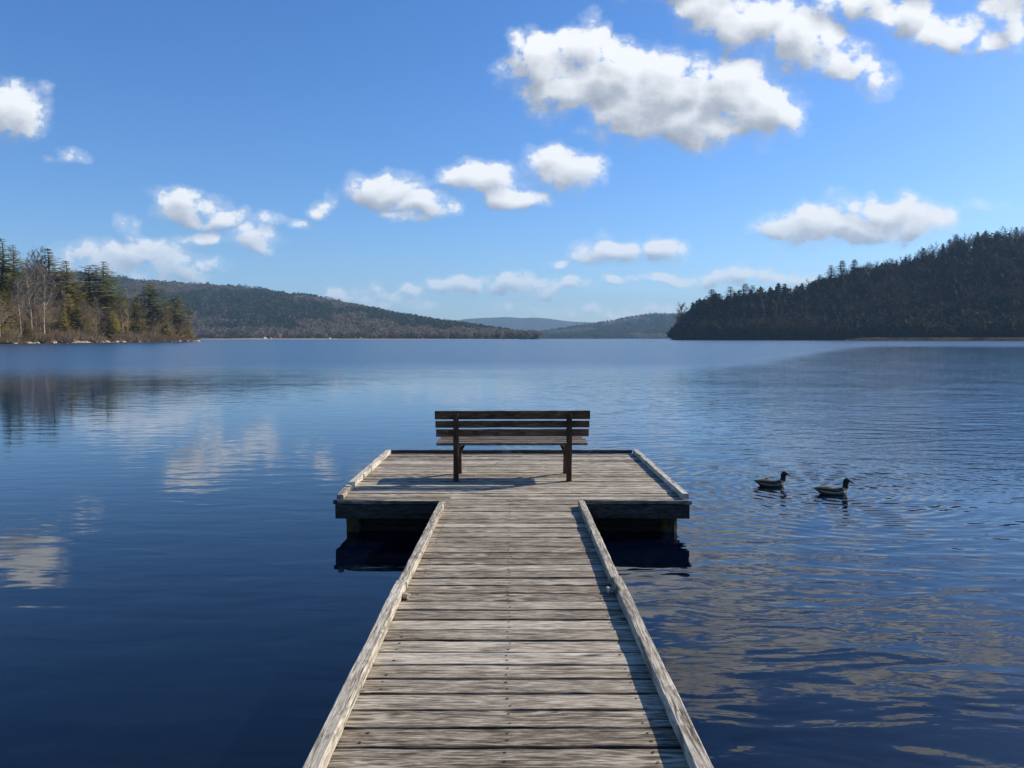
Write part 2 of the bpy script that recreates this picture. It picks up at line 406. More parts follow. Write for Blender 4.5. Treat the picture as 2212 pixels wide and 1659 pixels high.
# ------------------------------------------------------------------ jetty
DZ = 0.36                                             # deck top above the water
def build_jetty():
    j = empty("jetty", (0, 0, 0))
    tag(j, "weathered grey plank jetty with a T-shaped end platform over the lake", "jetty")
    rnd = random.Random(5)
    X0, X1 = -0.775, 0.735                            # walkway planks reach the outer edges of the rails
    PF, PB = 7.83, 11.0                               # platform front and back
    PX = 1.80
    mb = MB(); nails = MB()
    y = 0.35; i = 0; NPL = round((PF - 0.05 - y) / 0.157); pitch = (PF - 0.05 - y) / NPL
    for i in range(NPL):
        y = 0.35 + i * pitch; w = pitch - rnd.uniform(0.009, 0.014)
        dz = rnd.uniform(-0.003, 0.002); tilt = rnd.uniform(-0.0025, 0.0025)
        r = rnd.random()
        X0 = float(np.interp(y, [0, 3, PF], [-0.82, -0.80, -0.735])); X1 = float(np.interp(y, [0, 3, PF], [0.785, 0.765, 0.735]))
        mb.beam((X0 + rnd.uniform(-.008, .008), y + w / 2 - tilt, DZ - 0.018 + dz), (X1 + rnd.uniform(-.008, .008), y + w / 2 + tilt, DZ - 0.018 + dz + rnd.uniform(-.002, .002)),
                w, 0.036, seg=26, ch=0.004, jit=0.004, r=r, seed=i)
        for nx in (-0.62, -0.02, 0.58):
            for q in (0.27, 0.75):
                if rnd.random() < (0.93 if nx == -0.02 else 0.6):
                    cx, cy = nx + rnd.uniform(-.012, .012), y + w * (q + rnd.uniform(-.06, .06))
                    n = 8; rr = rnd.uniform(.0042, .0062)
                    nails.add([(cx + rr * 1.5 * math.cos(k * math.tau / n), cy + rr * math.sin(k * math.tau / n), DZ + dz + 0.0022) for k in range(n)], [tuple(range(n))])
    nf = len(mb.f); mb.add(nails.v, nails.f)
    dk = mb.obj("walkway_deck", M["deck"], j); dk.data.materials.append(M["nail"])
    dk.data.polygons.foreach_set("material_index", [0] * nf + [1] * (len(mb.f) - nf))
    # platform planks
    mb = MB()
    yy = PF - 0.045
    while yy < PB - 0.06:
        w = 0.092 + rnd.uniform(-0.01, 0.012)
        dz = rnd.uniform(-0.003, 0.002)
        w = min(w, PB - yy)
        # two lengths of plank meet at a varying place
        mx = rnd.uniform(-1.2, 1.2)
        for (a, b) in ((-PX, mx - 0.002), (mx + 0.002, PX)):
            mb.beam((a, yy + w / 2, DZ - 0.018 + dz + rnd.uniform(-.0015, .0015)), (b, yy + w / 2 + rnd.uniform(-.003, .003), DZ - 0.018 + dz), w, 0.036, seg=22, ch=0.004, jit=0.006, r=rnd.random(), seed=500 + i)
            i += 1
        yy += w + rnd.uniform(0.005, 0.010)
    mb.obj("platform_deck", M["deck_far"], j)
    # closing strip between walkway and platform
    # walkway rails: two lengths each, lapped where they meet
    RH = 0.062
    def rail(pts, w, h, name="edge_rail", seed=0, mat="rail", z=DZ + 0.0015):
        q = MB(); q.beam((pts[0][0], pts[0][1], z + h / 2), (pts[1][0], pts[1][1], z + h / 2), w, h, seg=40, ch=0.006, jit=0.0045, r=(seed * 0.37) % 1, seed=seed)
        return q.obj(name, M[mat], j)
    rail(((-0.775, 0.3), (-0.738, 5.0)), 0.07, RH, seed=11)
    rail(((-0.731, 4.985), (-0.694, 7.50)), 0.066, RH - 0.006, seed=12)
    rail(((0.742, 0.3), (0.708, 5.08)), 0.07, RH, seed=13)
    rail(((0.698, 5.06), (0.690, 7.52)), 0.066, RH - 0.006, seed=14)
    # worn blocks that carry the rail joints
    for (x, yb, s) in ((-0.684, 4.83, 1), (0.652, 4.95, -1)):
        q = MB(); q.beam((x - 0.03 * s, yb, DZ + 0.018), (x + 0.024 * s, yb - 0.02, DZ + 0.016), 0.05, 0.034, seg=6, ch=0.008, jit=0.02, seed=77, r=.3)
        q.obj("rail_block", M["rail"], j)
    # platform rails
    H2 = 0.06
    rail(((-PX + .0, 8.28), (-PX + .01, PB - 0.02)), 0.072, H2, seed=21)
    rail(((-PX + .015, PF + 0.02), (-PX - .005, 8.27)), 0.07, H2 - 0.012, seed=22)
    rail(((PX - .0, PF + 0.02), (PX - .01, PB)), 0.072, H2, seed=23)
    # dark kerb along the far edge
    q = MB(); q.beam((-PX + .05, PB + 0.01, DZ + 0.028), (PX - .06, PB + 0.01, DZ + 0.03), 0.05, 0.05, seg=40, ch=0.005, jit=0.006, r=.2, seed=31)
    q.obj("far_kerb", M["dark"], j)
    # front: thin weathered board on top, then the dark skirt beam
    for (a, b, s) in ((-PX - 0.045, X0 - 0.003, 41), (X1 + 0.003, PX + 0.055, 42)):
        q = MB(); q.beam((a, PF - 0.022, DZ - 0.016), (b, PF - 0.022, DZ - 0.024), 0.036, 0.040, seg=24, ch=0.004, jit=0.006, r=.55, seed=s)
        q.obj("front_board", M["dark"], j)
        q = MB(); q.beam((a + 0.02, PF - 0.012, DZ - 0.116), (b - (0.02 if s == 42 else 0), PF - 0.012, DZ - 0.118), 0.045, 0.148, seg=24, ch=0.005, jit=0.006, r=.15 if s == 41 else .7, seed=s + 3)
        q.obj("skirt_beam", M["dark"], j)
    for x in (-PX - 0.01, PX + 0.015):
        q = MB(); q.beam((x, PF + 0.02, DZ - 0.112), (x, PB, DZ - 0.112), 0.045, 0.15, seg=20, ch=0.005, jit=0.004, r=.4, seed=51)
        q.obj("side_beam", M["dark_y"], j)
    q = MB(); q.beam((-PX, PB - 0.02, DZ - 0.112), (PX, PB - 0.02, DZ - 0.112), 0.045, 0.15, seg=10, jit=0.003, seed=52)
    q.obj("back_beam", M["dark"], j)
    # joists under the deck
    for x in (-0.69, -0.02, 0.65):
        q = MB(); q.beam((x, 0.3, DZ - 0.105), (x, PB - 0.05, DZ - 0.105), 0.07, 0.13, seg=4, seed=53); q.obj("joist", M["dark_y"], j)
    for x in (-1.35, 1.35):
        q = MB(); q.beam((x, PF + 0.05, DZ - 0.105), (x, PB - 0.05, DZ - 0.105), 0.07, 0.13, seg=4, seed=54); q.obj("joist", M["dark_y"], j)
    # piles: corners of the platform, under the walkway
    piles = [(sx * 1.655, yy) for sx in (-1, 1) for yy in (8.0, 9.4, 10.8)] + [(sx * 0.55, yy) for sx in (-1, 1) for yy in (8.05, 5.4, 2.7)]
    for k, (x, yy) in enumerate(piles):
        q = MB(); q.beam((x, yy, -1.2), (x, yy, DZ - 0.04), 0.17, 0.17, up=(0, 1, 0), seg=12, ch=0.03, jit=0.02, r=(k * .31) % 1, seed=60 + k)
        q.obj("pile", M["pile"], j)
    # boarding set back under the skirt, its near-black colour paints in the shade there
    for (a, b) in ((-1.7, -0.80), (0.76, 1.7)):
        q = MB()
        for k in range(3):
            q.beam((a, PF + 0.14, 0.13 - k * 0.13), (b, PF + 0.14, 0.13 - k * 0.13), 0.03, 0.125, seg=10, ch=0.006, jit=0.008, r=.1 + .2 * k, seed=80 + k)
        q.obj("shade_crib_boards", M["underdeck_shade"], j)
build_jetty()

# ------------------------------------------------------------------ bench
def build_bench():
    b = empty("park_bench", (0, 8.87, DZ)); tag(b, "dark brown slatted wooden bench on the jetty platform, facing the lake", "bench")
    # local: y grows towards the lake
    LX, RX = -0.905, 0.915
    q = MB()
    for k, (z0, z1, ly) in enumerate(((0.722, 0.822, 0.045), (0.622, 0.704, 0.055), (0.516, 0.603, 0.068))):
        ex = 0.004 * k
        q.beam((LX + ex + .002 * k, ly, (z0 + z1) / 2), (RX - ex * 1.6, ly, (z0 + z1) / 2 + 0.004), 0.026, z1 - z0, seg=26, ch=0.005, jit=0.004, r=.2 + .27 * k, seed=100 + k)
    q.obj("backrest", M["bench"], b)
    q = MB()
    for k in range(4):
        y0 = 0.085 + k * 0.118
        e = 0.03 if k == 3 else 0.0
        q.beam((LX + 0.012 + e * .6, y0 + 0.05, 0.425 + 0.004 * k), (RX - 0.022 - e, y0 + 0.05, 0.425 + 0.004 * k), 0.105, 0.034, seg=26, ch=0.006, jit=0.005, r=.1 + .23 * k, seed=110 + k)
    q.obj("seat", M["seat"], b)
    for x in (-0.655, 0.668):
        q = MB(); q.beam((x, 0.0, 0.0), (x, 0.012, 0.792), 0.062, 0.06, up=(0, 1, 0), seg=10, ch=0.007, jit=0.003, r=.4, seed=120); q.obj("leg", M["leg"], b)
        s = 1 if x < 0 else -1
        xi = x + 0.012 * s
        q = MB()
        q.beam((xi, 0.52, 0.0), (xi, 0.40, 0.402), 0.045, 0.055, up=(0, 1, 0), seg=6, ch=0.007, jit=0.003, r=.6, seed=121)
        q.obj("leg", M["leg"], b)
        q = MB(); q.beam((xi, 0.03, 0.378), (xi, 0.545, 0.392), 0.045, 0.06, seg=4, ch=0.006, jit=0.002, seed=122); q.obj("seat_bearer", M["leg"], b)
        q = MB(); q.beam((xi + 0.02 * s, 0.44, 0.30), (xi + 0.07 * s, 0.43, 0.40), 0.03, 0.03, seg=2, ch=0.005, seed=123); q.obj("bracket", M["leg"], b)
build_bench()

# ------------------------------------------------------------------ ducks
def duck_materials():
    m, nt, out = new_mat("duck_plumage")
    c = attr(nt, "Col", "Color"); co = nt.add("ShaderNodeTexCoord").outputs["Object"]
    n = nt.noise(nt.vec("MULTIPLY", co, (50, 50, 90)), 1.0, 4, 0.7)
    col = nt.mix(1.0, c, nt.mapr(n, 0.3, 0.7, 0.6, 1.35), "MULTIPLY")
    bsdf(nt, out, col, 0.65, bump(nt, n, 0.004, 0.6)); M["duck"] = m
    M["wing"] = plain("duck_wing", (.085, .060, .040), 0.7, var=0.6, sc=60)
    M["bill"] = plain("duck_bill", (.012, .011, .008), 0.85, 0.1)
duck_materials()
def smooth_interp(ts, vals, t):
    return float(np.interp(t, ts, vals))
def build_duck(name, label, px, py, rz, sc=1.0, buff=(.30, .20, .11), seed=0):
    gx, gy = on_plane(px, py, 0)
    d = empty(name, (gx, gy, 0), rz); tag(d, label, "duck", "ducks swimming beside the platform")
    d.scale = (sc, sc, sc * 0.84)
    # centre line from the tail through the body, up the neck, to the face: x, z, half width, half height
    st = [(-.262, .098, .004, .003), (-.235, .088, .022, .007), (-.20, .070, .045, .020), (-.165, .052, .064, .038), (-.12, .036, .080, .056), (-.06, .026, .090, .068),
          (0, .022, .094, .073), (.06, .022, .092, .074), (.11, .030, .080, .068), (.145, .048, .060, .056), (.163, .078, .042, .042), (.172, .108, .036, .039),
          (.174, .138, .031, .035), (.176, .168, .031, .036), (.182, .196, .034, .041), (.194, .216, .034, .037), (.209, .216, .029, .029), (.218, .204, .019, .019), (.228, .198, .012, .012)]
    # smooth resample
    A = np.array(st); n0 = len(A); T = np.linspace(0, n0 - 1, 70)
    from_ = np.arange(n0)
    def cub(col):
        y = A[:, col]; mm = np.gradient(y); r_ = []
        for t in T:
            i = min(int(t), n0 - 2); u = t - i
            r_.append((2*u**3-3*u**2+1)*y[i] + (u**3-2*u**2+u)*mm[i] + (-2*u**3+3*u**2)*y[i+1] + (u**3-u**2)*mm[i+1])
        return np.array(r_)
    X, Z, RW, RH = (cub(k) for k in range(4))
    dx, dz = np.gradient(X), np.gradient(Z); ln = np.hypot(dx, dz) + 1e-9; dx /= ln; dz /= ln
    # keep the rings upright on the body, turn them with the neck
    NS = 20; vs = []; cols = []
    for i in range(len(T)):
        tx, tz = dx[i], dz[i]
        if T[i] < 8: tx, tz = 1.0, 0.0
        elif T[i] < 10:
            k = (T[i] - 8) / 2; tx, tz = (1 - k) + k * tx, k * tz; q = math.hypot(tx, tz); tx /= q; tz /= q
        for j in range(NS):
            a = math.tau * j / NS; cy, cz = math.cos(a) * max(RW[i], .002), math.sin(a) * max(RH[i], .002)
            if T[i] < 8 and cz < 0: cz *= 0.9
            vs.append((X[i] - tz * cz, cy, Z[i] + tx * cz))
            up = math.sin(a)
            if T[i] > 10.6: c = (.016, .018, .014)
            elif T[i] > 8.4: c = buff if up > -.6 or True else buff
            elif up > 0.45: c = (.035, .027, .02)
            elif up > 0.05 and T[i] > 2.5: c = tuple(q * .75 for q in buff)
            elif T[i] < 2.2: c = (.28, .26, .23) if up > 0 else (.03, .025, .02)
            else: c = (.075, .055, .038)
            cols.append((*c, 1))
    fs = []
    for i in range(len(T) - 1):
        for j in range(NS):
            k = (j + 1) % NS; fs.append((i * NS + j, i * NS + k, (i + 1) * NS + k, (i + 1) * NS + j))
    fs.append(tuple(range(NS))); fs.append(tuple((len(T) - 1) * NS + j for j in range(NS)))
    me = bpy.data.meshes.new("body"); me.from_pydata(vs, [], fs); me.update()
    ca = me.color_attributes.new("Col", "FLOAT_COLOR", "POINT"); ca.data.foreach_set("color", np.array(cols, dtype=np.float32).ravel())
    me.polygons.foreach_set("use_smooth", [True] * len(me.polygons))
    link("body", me, d, M["duck"])
    # folded wings, each a tapered shell lying on the flank and ending in a point over the tail
    for s in (-1, 1):
        vs, fs = [], []; NW, NP = 22, 9
        for i in range(NW):
            t = i / (NW - 1); x = 0.10 - t * 0.345
            ww = math.sin(min(1, t * 3.2) * math.pi / 2) * (1 - max(0, t - .35) / .65 * 0.93)
            zc = .064 + .016 * math.sin(t * 2.6) + 0.022 * t; yc = s * (0.064 * (1 - t ** 1.7) + .012)
            for j in range(NP):
                a = math.tau * j / NP
                vs.append((x, yc + math.cos(a) * .030 * ww, zc + math.sin(a) * .034 * ww - .010 * ww))
        for i in range(NW - 1):
            for j in range(NP):
                k = (j + 1) % NP; fs.append((i * NP + j, i * NP + k, (i + 1) * NP + k, (i + 1) * NP + j))
        fs.append(tuple(range(NP))); fs.append(tuple((NW - 1) * NP + j for j in range(NP)))
        q = MB(); q.add(vs, fs); q.obj("wing", M["wing"], d, smooth=True)
    q = MB(); pts = [(.212, .206), (.228, .198), (.250, .186), (.274, .174), (.300, .163)]
    rw = [.017, .016, .013, .012, .004]; rh = [.020, .016, .011, .007, .003]
    vs, fs = [], []
    for (x, z), a_, b_ in zip(pts, rw, rh):
        for j in range(10):
            a = math.tau * j / 10; vs.append((x, math.cos(a) * a_, z + math.sin(a) * b_))
    for i in range(len(pts) - 1):
        for j in range(10):
            k = (j + 1) % 10; fs.append((i * 10 + j, i * 10 + k, (i + 1) * 10 + k, (i + 1) * 10 + j))
    fs.append(tuple(range(10))); fs.append(tuple((len(pts) - 1) * 10 + j for j in range(10)))
    q.add(vs, fs); q.obj("bill", M["bill"], d, smooth=True)
build_duck("duck", "dark headed duck with a slim pale flank stripe, swimming nearer the platform", 1665, 1050, 0.03, 0.98, (.50, .34, .18), 1)
build_duck("duck", "dark headed duck with a tan breast and speckled flank, swimming ahead, farther from the platform", 1797, 1067, -0.02, 1.0, (.60, .42, .22), 2)

# ------------------------------------------------------------------ land forms
def ease(t): t = min(max(t, 0), 1); return t * t * (3 - 2 * t)
class Land:
    """ground rising from a shoreline to a ridge; columns run along azimuths u = x/y"""
    def __init__(s, name, shore, crest, drop, back=1.25, rough=0.04, power=1.0, mat="litter", nu=160, nt=26, base=-0.6):
        # shore: [(u, Y)], crest: [(u, Y, z)]
        s.su, s.sY = zip(*shore); s.cu, s.cY, s.cz = zip(*crest); s.rough = rough; s.power = power; s.base = base; s.back = back; s.drop = drop
        s.u0, s.u1 = s.su[0], s.su[-1]
        vs, fs = [], []
        ts = [i / (nt - 1) for i in range(nt)] + [1.12, 1.3, 1.6]
        U = np.linspace(s.u0, s.u1, nu)
        for u in U:
            for t in ts: vs.append(s.at(u, t))
        m = len(ts)
        for i in range(nu - 1):
            for k in range(m - 1): fs.append((i * m + k, (i + 1) * m + k, (i + 1) * m + k + 1, i * m + k + 1))
        mb = MB(); mb.add(vs, fs); o = mb.obj(name, M[mat], smooth=True); tag(o, kind="structure")
    def at(s, u, t):
        Ys, Yc, zc = np.interp(u, s.su, s.sY), np.interp(u, s.cu, s.cY), np.interp(u, s.cu, s.cz)
        Y = Ys + (Yc - Ys) * t
        if t <= 1: z = zc * (ease(t) * 0.55 + t * 0.45) ** s.power
        else: z = zc * max(0, 1 - (t - 1) / 0.6 * s.drop)
        z += s.rough * zc * noise.fractal((u * 22, t * 3.2, 4.0), 1.0, 2.0, 3) * min(1, t * 3)
        return (u * Y, Y, z + (s.base if t <= 0 else s.base * max(0, 1 - t * 12)))

def land_mat(name, a, b, sc=0.05):
    m, nt, out = new_mat(name)
    co = nt.add("ShaderNodeTexCoord").outputs["Object"]
    n = nt.noise(co, sc, 6, 0.65)
    bsdf(nt, out, nt.mix(nt.mapr(n, 0.35, 0.65), (*a, 1), (*b, 1)), 0.95, None, 0.1); return m
M["litter"] = land_mat("leaf_litter", (.09, .065, .04), (.17, .12, .07), 0.3)
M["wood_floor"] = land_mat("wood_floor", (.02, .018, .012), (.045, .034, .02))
M["sand"] = land_mat("lakeside_sand", (.42, .33, .24), (.30, .22, .14), 0.02)
M["far_wood"] = land_mat("far_wood_cover", (.03, .04, .03), (.06, .06, .05), 0.01)

def U(px): return (px - CX) / F / math.cos(PITCH)
def Zat(px, py, Y): return CAM_Z + slope(px, py)[1] * Y

# wooded point on the left
left_sky = [(-900, 470), (-300, 500), (0, 545), (120, 560), (200, 590), (260, 605), (330, 630), (400, 662), (418, 705), (432, 731)]
left_land = Land("wooded_point", [(U(-900), 190), (U(-300), 240), (U(0), 285), (U(200), 360), (U(425), 500), (U(440), 505)],
                 [(U(-900), 255, 28), (U(-300), 310, 24), (U(0), 350, 19), (U(120), 385, 17), (U(200), 410, 15), (U(260), 440, 12), (U(330), 480, 9), (U(400), 520, 5), (U(432), 540, 0.3), (U(440), 545, 0.0)], 0.5, power=0.8, nu=220)
# dark wooded hill on the right; its unseen part is raised to shade the visible slope
def crest(pts, Yf, th):
    return [(U(px), Yf(px), max(0.0, Zat(px, py, Yf(px)) - th)) for px, py in pts]
rY = lambda px: float(np.interp(px, [1445, 1530, 1900, 2212, 2800], [985, 1000, 1030, 1050, 1150]))
right_crest = crest([(1447, 727), (1500, 668), (1560, 650), (1640, 640), (1720, 622), (1800, 592), (1880, 572), (1960, 556), (2040, 520), (2120, 503), (2212, 490)], rY, 15)
right_crest += [(U(2400), 1090, 215), (U(2700), 1150, 390), (U(3000), 1250, 520), (U(3500), 1300, 520)]
right_land = Land("right_hill", [(U(1447), 960), (U(1500), 915), (U(1700), 860), (U(1850), 820), (U(2212), 720), (U(2800), 600), (U(3500), 560)], right_crest, 0.4, mat="wood_floor", nu=220)
# long hill in the middle distance
mY = lambda px: float(np.interp(px, [-600, 260, 800, 1150], [3000, 2800, 2350, 1900]))
mid_crest = crest([(-600, 560), (0, 580), (260, 603), (330, 612), (400, 615), (480, 621), (550, 630), (620, 635), (700, 650), (760, 660), (850, 681), (900, 690), (960, 700), (1000, 705), (1060, 714), (1120, 725), (1165, 730)], mY, 7)
mid_land = Land("long_hill", [(U(-600), 1500), (U(300), 1520), (U(700), 1540), (U(1000), 1580), (U(1165), 1700)], mid_crest, 0.6, mat="far_wood", rough=0.06, nu=260)
fY = lambda px: 4600.0
low_crest = crest([(1060, 729), (1130, 723), (1150, 720), (1200, 712), (1260, 703), (1300, 698), (1340, 689), (1380, 682), (1420, 679), (1480, 678), (1560, 676), (1700, 690), (1800, 700)], fY, 8)
low_land = Land("blue_green_hill", [(U(1060), 3300), (U(1800), 3300)], low_crest, 0.6, mat="far_wood", nu=120)
dY = lambda px: 8800.0
far_crest = crest([(930, 706), (960, 698), (985, 692), (1010, 689), (1045, 687), (1090, 685.5), (1130, 687), (1150, 686), (1190, 689), (1240, 695), (1290, 697), (1330, 702), (1420, 712), (1500, 725)], dY, 0)
far_land = Land("distant_ridge", [(U(930), 7600), (U(1500), 7600)], far_crest, 0.6, mat="far_wood", rough=0.03, nu=120)
# sandy flat at the foot of the long hill
sand = Land("sandy_shore", [(U(425), 1440), (U(600), 1440), (U(900), 1480), (U(1120), 1540)], [(U(425), 1530, 1.6), (U(600), 1530, 2.0), (U(800), 1545, 1.4), (U(1000), 1560, 0.9), (U(1120), 1580, .5)], 0.0, mat="sand", rough=0.3, nu=160, nt=8)

# ------------------------------------------------------------------ vegetation materials
def foliage_mat():
    m, nt, out = new_mat("foliage")
    c = attr(nt, "Col", "Color")
    b = bsdf(nt, out, c, 0.85, None, 0.15)
    tr = nt.add("ShaderNodeBsdfTranslucent"); nt.put(tr.inputs[0], c)
    mx = nt.add("ShaderNodeMixShader"); mx.inputs[0].default_value = 0.4
    nt.l.new(b.outputs[0], mx.inputs[1]); nt.l.new(tr.outputs[0], mx.inputs[2]); nt.l.new(mx.outputs[0], out.inputs[0])
    return m
M["veg"] = foliage_mat()
def bark(name, col, dark=(.05, .04, .03), amt=0.5, sc=2.0):
    m, nt, out = new_mat(name)
    co = nt.add("ShaderNodeTexCoord").outputs["Object"]
    n = nt.noise(nt.vec("MULTIPLY", co, (sc, sc, sc * 0.8)), 1.0, 4, 0.7)
    bsdf(nt, out, nt.mix(nt.mapr(n, 0.5, 0.62, 0, amt), (*col, 1), (*dark, 1)), 0.9, None, 0.1); return m
M["bark_grey"] = bark("grey_bark", (.20, .165, .125)); M["bark_white"] = bark("birch_bark", (.46, .42, .37), (.12, .10, .08), 0.55)
M["bark_pine"] = bark("pine_bark", (.13, .085, .05)); M["bark_dark"] = bark("dark_bark", (.045, .035, .025))

# geometry as numpy: verts, triangles, colours
def arr_mesh(name, V, T, C, parent=None, mat=None):
    me = bpy.data.meshes.new(name); n, m = len(V), len(T)
    me.vertices.add(n); me.vertices.foreach_set("co", np.asarray(V, np.float32).ravel())
    me.loops.add(m * 3); me.loops.foreach_set("vertex_index", np.asarray(T, np.int32).ravel())
    me.polygons.add(m); me.polygons.foreach_set("loop_start", np.arange(0, m * 3, 3, dtype=np.int32))
    me.update(calc_edges=True)
    ca = me.color_attributes.new("Col", "FLOAT_COLOR", "POINT")
    c4 = np.ones((n, 4), np.float32); c4[:, :3] = C; ca.data.foreach_set("color", c4.ravel())
    me.validate()
    return link(name, me, parent, mat or M["veg"])

def conifer_arr(rg, H=20.0, Rm=4.0, z0=0.18, leaf=0.55, dens=1.0, col=(.055, .07, .022), ragged=0.35, shape=0.8, tip=(.09, .10, .035)):
    """needle sprays of a spruce or pine: returns arrays for the crown"""
    V, T, C = [], [], []
    z = H * z0
    step = 0.50 * leaf / 0.55
    skew = rg.uniform(0, math.tau)
    while z < H * 0.985:
        t = (z - H * z0) / (H * (1 - z0))
        L0 = Rm * ((1 - t) ** shape) * (0.55 + 0.45 * min(1, t * 6)) + 0.12
        gap = 1 - 0.45 * (noise.noise((z * 0.45, H, Rm)) > 0.28)
        nb = max(3, int(round(6 * dens)))
        a0 = rg.uniform(0, math.tau)
        for b in range(nb):
            a = a0 + b * math.tau / nb + rg.uniform(-.35, .35)
            L = L0 * rg.uniform(1 - ragged, 1 + ragged * 0.6) * gap * (1 + 0.18 * math.cos(a - skew))
            ca, sa = math.cos(a), math.sin(a)
            ns = max(2, int(L / (leaf * 0.55)))
            rise = rg.uniform(-.22, .05) + 0.35 * t
            shade = rg.uniform(.6, 1.4); zb = z + rg.uniform(-.45, .45) * (1 - t)
            for k in range(ns):
                f = (k + rg.uniform(.2, .9)) / ns
                r = L * f
                zz = zb + rise * r + 0.10 * L * f * f + rg.uniform(-.08, .08)
                wd = leaf * (1.1 - 0.55 * f) * (1 - 0.5 * t) * rg.uniform(.7, 1.3)
                for side in (-1, 1):
                    ang = a + side * rg.uniform(.5, 1.3)
                    cx, cy = ca * r, sa * r
                    ex, ey = cx + math.cos(ang) * wd * 1.5, cy + math.sin(ang) * wd * 1.5
                    px_, py_ = -math.sin(ang) * wd * .36, math.cos(ang) * wd * .36
                    dz = rg.uniform(-.55, .35) * wd
                    i = len(V)
                    V += [(cx - px_, cy - py_, zz), (cx + px_, cy + py_, zz + rg.uniform(-.45, .45) * wd), (ex + px_ * .5, ey + py_ * .5, zz + dz), (ex - px_ * .3, ey - py_ * .3, zz + dz + .1 * wd)]
                    T += [(i, i + 1, i + 2), (i, i + 2, i + 3)]
                    q = shade * rg.uniform(.75, 1.25); mixf = f * f * rg.uniform(0, 1)
                    cc = tuple((col[n] * (1 - mixf) + tip[n] * mixf) * q for n in range(3))
                    C += [cc] * 4
        z += step * rg.uniform(.7, 1.35) * (0.8 if t > 0.7 else 1)
    # leader
    i = len(V); V += [(-.12, 0, H * .95), (.12, 0, H * .95), (0, 0.03, H)]; T += [(i, i + 1, i + 2)]; C += [col] * 3
    return np.array(V, np.float32), np.array(T, np.int32), np.array(C, np.float32)

def bare_arr(rg, H=15.0, spread=0.35, z0=0.3, n1=12, n2=7, n3=7, col=(.17, .135, .105), w=0.05, droop=0.0):
    """twigs of a leafless tree as thin slivers; returns crown arrays and the list of limbs"""
    V, T, C = [], [], []; limbs = []
    def sliver(p, q, wa, c):
        d = q - p
        s = d.cross(Vector((rg.uniform(-1, 1), rg.uniform(-1, 1), rg.uniform(-.3, .3))))
        if s.length < 1e-6: return
        s = s.normalized() * wa
        i = len(V); V.extend([tuple(p - s), tuple(p + s), tuple(q)]); T.append((i, i + 1, i + 2)); C.extend([c] * 3)
    for b in range(n1):
        t = z0 + (1 - z0) * (b + rg.uniform(0, .8)) / n1
        a = b * 2.4 + rg.uniform(-.4, .4); el = rg.uniform(.5, 1.05) + 0.3 * t
        L = H * spread * (1.25 - t) * rg.uniform(.7, 1.2) + .6
        p0 = Vector((0, 0, t * H * 0.93)); d = Vector((math.cos(a) * math.cos(el), math.sin(a) * math.cos(el), math.sin(el)))
        p1 = p0 + d * L; limbs.append((p0, p0 + d * L * .5 + Vector((0, 0, -.03 * L)), p1, (1 - t)))
        for k in range(n2):
            f = (k + rg.uniform(.2, 1)) / n2; q0 = p0 + (p1 - p0) * f
            d2 = (d + Vector((rg.uniform(-1, 1), rg.uniform(-1, 1), rg.uniform(-.4, .9)))).normalized()
            L2 = L * .5 * rg.uniform(.5, 1.1); q1 = q0 + d2 * L2 + Vector((0, 0, -droop * L2))
            sh = rg.uniform(.7, 1.3); c = tuple(x * sh for x in col)
            sliver(q0, q1, w, c)
            for m in range(n3):
                g = (m + rg.uniform(0, 1)) / n3; s0 = q0 + (q1 - q0) * g
                d3 = (d2 + Vector((rg.uniform(-1.1, 1.1), rg.uniform(-1.1, 1.1), rg.uniform(-.6, .9)))).normalized()
                s1 = s0 + d3 * L2 * rg.uniform(.35, .7) + Vector((0, 0, -droop * L2 * .6)); sliver(s0, s1, w * .75, c)
                for _ in range(2):
                    h0 = s0 + (s1 - s0) * rg.uniform(.2, .9)
                    d4 = (d3 + Vector((rg.uniform(-1, 1), rg.uniform(-1, 1), rg.uniform(-.5, .9)))).normalized()
                    sliver(h0, h0 + d4 * L2 * rg.uniform(.15, .4), w * .55, c)
    return np.array(V, np.float32), np.array(T, np.int32), np.array(C, np.float32), limbs

def trunk_mesh(rg, H, r0, limbs=(), lean=0.0, top=0.97, fork=None):
    q = MB(); pts = []; rad = []
    for i in range(9):
        t = i / 8; pts.append((lean * t * H + 0.012 * H * math.sin(t * 5 + rg.random()), 0.01 * H * math.cos(t * 4), t * H * top - (0.6 if i == 0 else 0))); rad.append(r0 * (1 - t) ** 0.8 + 0.03)
    q.tube(pts, rad, 6)
    for (a, b, c, k) in limbs: q.tube([a, b, c], [r0 * .42 * k + .03, r0 * .25 * k + .02, .012], 4)
    if fork:
        for (z, dx, dz) in fork: q.tube([(lean * z, 0, z), (lean * z + dx * .6, 0, z + dz * .5), (lean * z + dx, 0.2, z + dz)], [r0 * .7, r0 * .5, .04], 5)
    return q.mesh("trunk")

